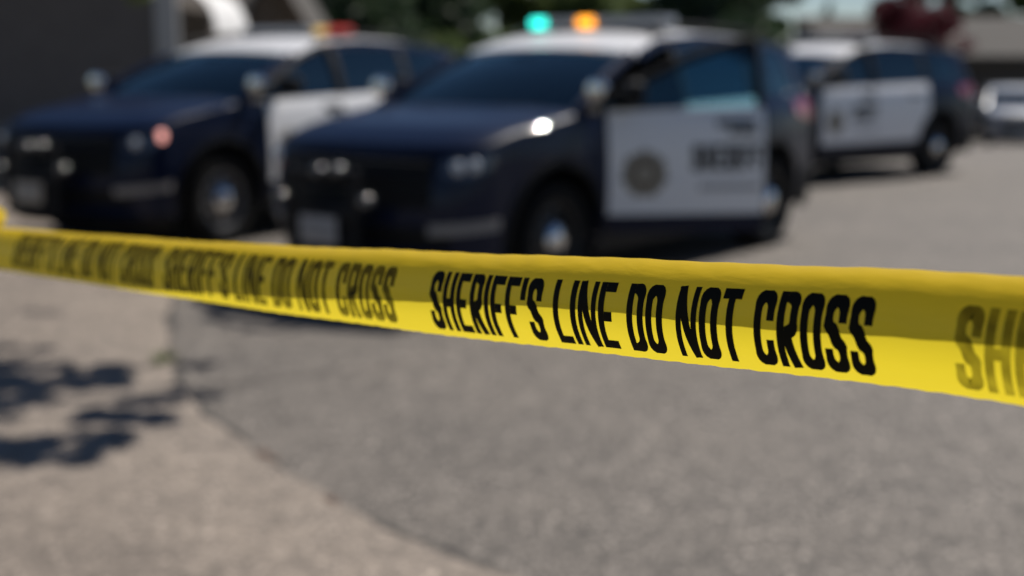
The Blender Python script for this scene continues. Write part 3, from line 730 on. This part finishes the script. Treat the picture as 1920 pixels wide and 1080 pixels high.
def foliage(mb, material, parent):
    me = bpy.data.meshes.new('crown'); me.from_pydata(mb.v, [], mb.f); me.materials.append(M[material]); me.update()
    o = bpy.data.objects.new('crown', me); col.objects.link(o); o.parent = parent; return o
def broadleaf(name, label, loc, height, rx, rz, material, n=5000, size=.12, nc=26, cat='tree', group=None, trunk_r=.16, zc=None):
    t = empty(name, loc); zc = zc if zc is not None else height - rz
    cs, rs = [], []
    for k in range(nc):
        a = rng.random()*2*math.pi; el = math.asin(rng.uniform(-.8, 1)); q = rng.random()**.4
        cs.append((rx*q*math.cos(a)*math.cos(el), rx*q*math.sin(a)*math.cos(el), zc + rz*q*math.sin(el))); rs.append(rx*rng.uniform(.18, .34))
    foliage(leaf_cloud(cs, rs, n, size), material, t)
    mb = MB(); mb.tube([(0, 0, -.05), (.04, .02, zc*.35), (-.03, .03, zc*.75), (0, 0, zc+rz*.3)], [trunk_r*1.25, trunk_r, trunk_r*.75, trunk_r*.3], 10)
    for k in range(min(9, nc)):
        c = Vector(cs[k]); b = Vector((0, 0, zc*(.45+.05*k)))
        mb.tube([b, b.lerp(c, .5)+Vector((0, 0, .1*rx)), c], [trunk_r*.45, trunk_r*.3, trunk_r*.1], 6)
    mb.build('trunk', 'bark', t)
    return tag(t, label, cat, group)
def conifer(name, label, loc, height, rad, material, n=7000, size=.16, group=None):
    t = empty(name, loc); cs, rs = [], []
    for k in range(60):
        f = (k/60)**.85; z = height*(.10+.90*f); rr = rad*(1-f)**.8
        for a in range(max(1, int(5*(1-f))+1)):
            q = rng.random()*2*math.pi; cs.append((rr*.7*math.cos(q), rr*.7*math.sin(q), z-.1*rr)); rs.append(max(.12, rr*.42))
    foliage(leaf_cloud(cs, rs, n, size, .5), material, t)
    mb = MB(); mb.tube([(0, 0, -.05), (0, 0, height*.5), (0, 0, height*.97)], [rad*.12, rad*.07, .02], 8); mb.build('trunk', 'bark', t)
    return tag(t, label, 'tree', group)
tg_ = 'trees behind the cars'
def at_px(px, y): p = atd(px, 100, y); return Vector((p.x, y, gz(y)))
conifer('conifer_tree', 'tall dark conifer beside the tan gable, behind the left patrol car', at_px(640, 34), 7.5, 3.0, 'leaf_dark', 22500, 0.136, tg_)
conifer('conifer_tree', 'second tall dark conifer, behind the gap between left and middle patrol cars', at_px(790, 37), 8.0, 3.0, 'leaf_dark', 22500, 0.136, tg_)
broadleaf('leafy_tree', 'wide mid green tree behind the windshield of the middle patrol car', at_px(940, 40), 6.2, 3.4, 2.6, 'leaf_mid', 22500, 0.124, group=tg_)
broadleaf('leafy_tree', 'pale green tree showing above the roof lamps of the middle patrol car', at_px(1085, 47), 6.6, 3.0, 2.8, 'leaf_lime', 22500, 0.124, group=tg_)
conifer('conifer_tree', 'broad dark conifer behind the open door of the middle patrol car', at_px(1320, 34), 7.5, 2.6, 'leaf_dark', 22500, 0.124, tg_)
broadleaf('leafy_tree', 'mid green tree rising between the middle and the farthest patrol car', at_px(1400, 38), 5.8, 1.65, 2.7, 'leaf_mid', 22500, 0.112, group=tg_)
conifer('conifer_tree', 'slim conifer with pointed top against the pale sky gap', at_px(1553, 60), 5.2, 1.75, 'leaf_dark', 14000, 0.14, tg_)
broadleaf('leafy_tree', 'dark green tree over the farthest patrol car, left of the burgundy tree', at_px(1715, 58), 7.0, 2.2, 2.6, 'leaf_dark', 20000, 0.124, group=tg_)
broadleaf('leafy_tree', 'dark tree rising behind the grey roof at the right edge', at_px(1850, 62), 7.2, 2.6, 2.8, 'leaf_dark', 20000, 0.124, group=tg_)
broadleaf('leafy_tree', 'deep green tree at the far right corner beside the grey roof', at_px(1960, 56), 7.0, 1.7, 2.6, 'leaf_mid', 15000, 0.124, group=tg_)
broadleaf('burgundy_tree', 'small burgundy leaved tree in front of the grey roof', at_px(1700, 37), 3.9, 1.7, 1.0, 'leaf_red', 6000, .08, 30, trunk_r=.07)
broadleaf('garden_shrub', 'olive shrub between the rear of the left car and the middle windshield', at_px(790, 24), 2.15, 1.1, 1.0, 'leaf_mid', 6000, .06, 24, cat='shrub', trunk_r=.04, group='shrubs behind the cars')
broadleaf('garden_shrub', 'rounded green shrub behind the middle patrol car roof', at_px(960, 29), 2.5, 1.6, 1.2, 'leaf_mid', 7000, .07, 24, cat='shrub', trunk_r=.04, group='shrubs behind the cars')
broadleaf('garden_shrub', 'low dark shrub in the gap left of the farthest patrol car', at_px(1450, 31), 2.6, 1.7, 1.2, 'leaf_dark', 7000, .07, 24, cat='shrub', trunk_r=.04, group='shrubs behind the cars')
broadleaf('garden_shrub', 'low dark shrub under the slim conifer and the sky gap', at_px(1580, 45), 2.7, 2.0, 1.2, 'leaf_dark', 7000, .08, 24, cat='shrub', trunk_r=.04, group='shrubs behind the cars')
# overhanging tree on the left: throws the leaf shade on the driveway
sh = empty('overhanging_tree', (-4.9, 6.3, 0.03))
def under(px, py, z):                                # crown point whose shade falls on a ground pixel
    g = gp(px, py); k = z/math.tan(SUN_EL); return (g.x + SUN_H.x*k + 4.9, g.y + SUN_H.y*k - 6.3, z)
spots = [(-60, 700, .3), (-120, 800, .35), (-150, 720, .4), (-40, 860, .2), (60, 590, .05), (100, 592, .05), (-80, 600, .15)]
for px, py, sx, sy, n_, r_ in ((110, 712, 130, 24, 34, .07), (25, 740, 60, 26, 16, .08), (240, 775, 75, 26, 22, .065), (290, 758, 60, 10, 9, .045), (190, 832, 50, 16, 12, .055), (35, 846, 60, 18, 16, .07), (110, 866, 60, 10, 8, .05), (375, 738, 55, 8, 8, .035), (370, 688, 30, 8, 7, .04), (40, 655, 60, 8, 6, .05)):
    spots += [(px + sx*(2*random.random()-1), py + sy*(2*random.random()-1), r_*(.6+.8*random.random())) for _ in range(n_)]
cs = [under(x, y, 3.4 + .25*math.sin(x*.7)) for x, y, r in spots]; rs = [r for *_, r in spots]
lf = atd(262, -6, 9.0); foliage(leaf_cloud([(lf.x+4.9, 9-6.3, lf.z), (lf.x+4.7, 9-6.3, lf.z+.12), (lf.x+4.5, 8.8-6.3, lf.z+.3), (lf.x+4.6, 8.6-6.3, lf.z+.5)], [.10, .13, .16, .2], 900, .04), 'leaf_lime', sh)
far = [(-.6+1.6*rng.random(), -1+2.2*rng.random(), 3.6+2.2*rng.random()) for k in range(12)]
foliage(leaf_cloud(cs, rs, 9500, .036, .6, 1.6), 'leaf_mid', sh)
foliage(leaf_cloud(far, [.6]*12, 5000, .07), 'leaf_mid', sh)
mb = MB(); mb.tube([(0, 0, -.1), (.05, .05, 1.4), (.25, .25, 2.6), (.3, .4, 4.6)], [.17, .14, .11, .04], 10)
for p_ in ([(-40, 770), (120, 762), (260, 752), (430, 728)], [(-40, 735), (140, 712), (300, 694), (400, 684)], [(-30, 850), (120, 838), (260, 800)]):
    mb.tube([under(x, y, 3.42) for x, y in p_], [.03, .022, .014, .007][:len(p_)], 6)
for k, c in enumerate(cs[:60:7] + far[:6]):
    b = Vector((.22, .22, 2.4 + .08*k)); c = Vector(c); mb.tube([b, b.lerp(c, .5)+Vector((0, 0, .25)), c], [.05, .03, .010], 6)
mb.build('trunk', 'bark', sh)
tag(sh, 'leafy tree overhanging from the left that shades the concrete driveway', 'tree')
# weed tuft at the corner of the driveway joint
wp = gp(312, 684); wt = MB()
for k in range(60):
    a = rng.random()*6.28; r = .07*rng.random(); h = .03+.06*rng.random(); b = Vector((r*math.cos(a), r*math.sin(a), .012)); d = Vector((math.cos(a)*.5+.3*rng.normal(), math.sin(a)*.5+.3*rng.normal(), 1)).normalized()
    s_ = d.cross(Vector((0, 0, 1))).normalized()*.005
    wt.add([b-s_, b+s_, b+d*h*.6+s_*.7, b+d*h, b+d*h*.6-s_*.7], [(0, 1, 2, 3, 4)])
tag(wt.build('weed_tuft', 'leaf_lime', smooth=False, loc=wp), 'small weed tuft growing at the corner of the driveway joint', 'weed')

# ------------------------------------------------------------------ houses
def lap_wall(x0, x1, y, z0, z1, pitch=.16):
    mb = MB(); n = int((z1-z0)/pitch)
    for k in range(n):
        a, b = z0+k*pitch, z0+(k+1)*pitch
        mb.add([(x0, y-.022, a), (x1, y-.022, a), (x1, y-.002, b), (x0, y-.002, b), (x0, y, a), (x1, y, a)], [(0, 1, 2, 3), (4, 5, 1, 0)])
    mb.box(((x0+x1)/2, y+.1, (z0+z1)/2), (x1-x0, .19, z1-z0)); return mb
HY = 17.2; hx1 = atd(302, 60, HY).x; hx0 = hx1 - 9.5
h = empty('charcoal_house', (0, 0, 0))
lap_wall(hx0, hx1, HY, 0, 3.2).build('front_wall', 'siding', h, smooth=False)
mb = MB(); mb.box((hx1-.1, HY+4.3, 1.6), (.2, 8.2, 3.2)); mb.build('side_wall', 'siding', h, smooth=False)
mb = MB(); mb.box(((hx0+hx1)/2, HY+8.3, 1.6), (9.5, .2, 3.2)); mb.box((hx0+.1, HY+4.2, 1.6), (.2, 8.0, 3.2)); mb.build('back_wall', 'siding', h, smooth=False)
mb = MB(); mb.box((hx1+.09, HY-.035, 1.6), (.30, .07, 3.2), .01); mb.build('corner_board', 'whitewood', h)
mb = MB(); mb.slab([[(hx0-.5, HY-.6, 3.1), (hx0-.5, HY+4.2, 5.0)], [(hx1+.5, HY-.6, 3.1), (hx1+.5, HY+4.2, 5.0)]], (0, 0, .12)); mb.slab([[(hx0-.5, HY+4.2, 5.0), (hx0-.5, HY+9, 3.1)], [(hx1+.5, HY+4.2, 5.0), (hx1+.5, HY+9, 3.1)]], (0, 0, .12)); mb.build('roof', 'darkroof', h, smooth=False)
aw0, aw1 = atd(343, 20, HY+1.6), atd(424, 60, HY+1.6)
mb = MB(); g = []
for i in range(9):
    a = R(10+80*i/8); g.append([(hx1+.06+(aw1.x-hx1-.06)*math.sin(a), y, 1.90+.62*math.cos(a)+.02*math.cos(12*y)) for y in np.linspace(HY+1.0, HY+3.2, 14)])
mb.slab(g, (0, 0, -.015)); aw = mb.build('awning', 'canvas', h)
for y in (HY+1.0, HY+3.2):
    mb = MB(); mb.tube([(hx1+.02, y, 1.80), (aw1.x, y, 1.86)], .014, 6); mb.build('awning_arm', 'whitewood', aw)
tag(h, 'charcoal grey house wall with pale corner board at the left edge', 'house')
# tan gabled shed behind the left patrol car
SY = 23.0; a = atd(437, 60, SY); b = atd(590, 64, SY); cx = (a.x+b.x)/2; hw = (b.x-a.x)/2; ez = b.z
sd = empty('garden_shed', (cx, SY, 0))
apex = ez + hw*1.75
mb = MB(); mb.add([(-hw+.12, 0, 0), (hw-.12, 0, 0), (hw-.12, 0, ez+.05), (0, 0, apex-.12), (-hw+.12, 0, ez+.05), (-hw+.12, 2.6, 0), (hw-.12, 2.6, 0), (hw-.12, 2.6, ez+.05), (0, 2.6, apex-.12), (-hw+.12, 2.6, ez+.05)],
   [(0, 1, 2, 3, 4), (9, 8, 7, 6, 5), (1, 6, 7, 2), (0, 4, 9, 5)]); mb.build('wall', 'tanwood', sd, smooth=False)
for s in (1, -1):
    mb = MB(); mb.slab([[(0, -.25, apex), (0, 2.8, apex)], [(s*hw, -.25, ez), (s*hw, 2.8, ez)]], (0, 0, -.09)); rf = mb.build('roof', 'greyroof', sd, smooth=False)
    mb = MB(); mb.slab([[(s*.01, -.29, apex+.01), (s*.01, -.255, apex+.01)], [(s*(hw+.01), -.29, ez+.01), (s*(hw+.01), -.255, ez+.01)]], (0, 0, -.17)); mb.build('barge_board', 'whitewood' if s < 0 else 'tanwood', rf, smooth=False)
mb = MB(); mb.box((0, -.02, 1.0), (.8, .05, 1.9), .01); mb.build('door', 'whitewood', sd)
tag(sd, 'tan wooden garden shed with steep gable behind the left patrol car roof', 'shed')
# grey roofed house at the far right
RY = 42.0; e0 = atd(1630, 112, RY); e1 = e0.x + 13; gx = atd(1795, 112, RY).x; g0 = gz(RY)
hr = empty('grey_roofed_house', (0, 0, 0))
mb = MB(); wl = e0.x+.4
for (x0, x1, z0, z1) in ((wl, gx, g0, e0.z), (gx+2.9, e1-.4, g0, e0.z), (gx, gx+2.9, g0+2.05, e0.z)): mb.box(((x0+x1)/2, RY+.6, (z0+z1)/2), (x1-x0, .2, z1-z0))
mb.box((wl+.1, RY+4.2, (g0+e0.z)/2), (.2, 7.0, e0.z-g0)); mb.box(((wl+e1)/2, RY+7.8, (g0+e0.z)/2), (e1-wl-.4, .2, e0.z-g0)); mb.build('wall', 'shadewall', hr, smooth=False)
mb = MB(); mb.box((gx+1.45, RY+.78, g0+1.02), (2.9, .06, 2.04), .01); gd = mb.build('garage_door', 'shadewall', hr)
for k in range(4):
    mb = MB(); mb.box((gx+1.45, RY+.735, g0+.27+.5*k), (2.76, .03, .44), .008); mb.build('door_panel', 'shadewall', gd)
rz_ = atd(1700, 38, RY+4).z
mb = MB(); mb.slab([[(e0.x-.6, RY, e0.z), (e0.x-1.6, RY+4, rz_)], [(e1, RY, e0.z), (e1, RY+4, rz_)]], (0, 0, .12)); mb.slab([[(e0.x-1.6, RY+4, rz_), (e0.x-.6, RY+8.6, e0.z)], [(e1, RY+4, rz_), (e1, RY+8.6, e0.z)]], (0, 0, .12)); mb.build('roof', 'greyroof', hr, smooth=False)
tag(hr, 'low house with grey shingle roof and shaded garage at the far right', 'house')
# clipped hedge under the trees at the far end of the street
fy = 50.0; f0, f1 = at_px(560, fy), at_px(1640, fy); hd = empty('hedge', (f0.x, fy, gz(fy))); L = f1.x-f0.x
foliage(leaf_cloud([(x, .25*math.sin(x*3), z) for x in np.arange(.4, L, .55) for z in (.5, 1.15, 1.75)], [.62]*(3*len(np.arange(.4, L, .55))), 26000, .15), 'leaf_dark', hd)
mb = MB()
for x in np.arange(.4, L, 1.1): mb.tube([(x, 0, -.05), (x+.06, .03, .9), (x, .05, 1.6)], [.05, .04, .015], 6)
tk = mb.build('stems', 'bark', hd); tk['kind'] = 'stuff'
tag(hd, 'long dark hedge under the trees far behind the patrol cars', 'hedge')
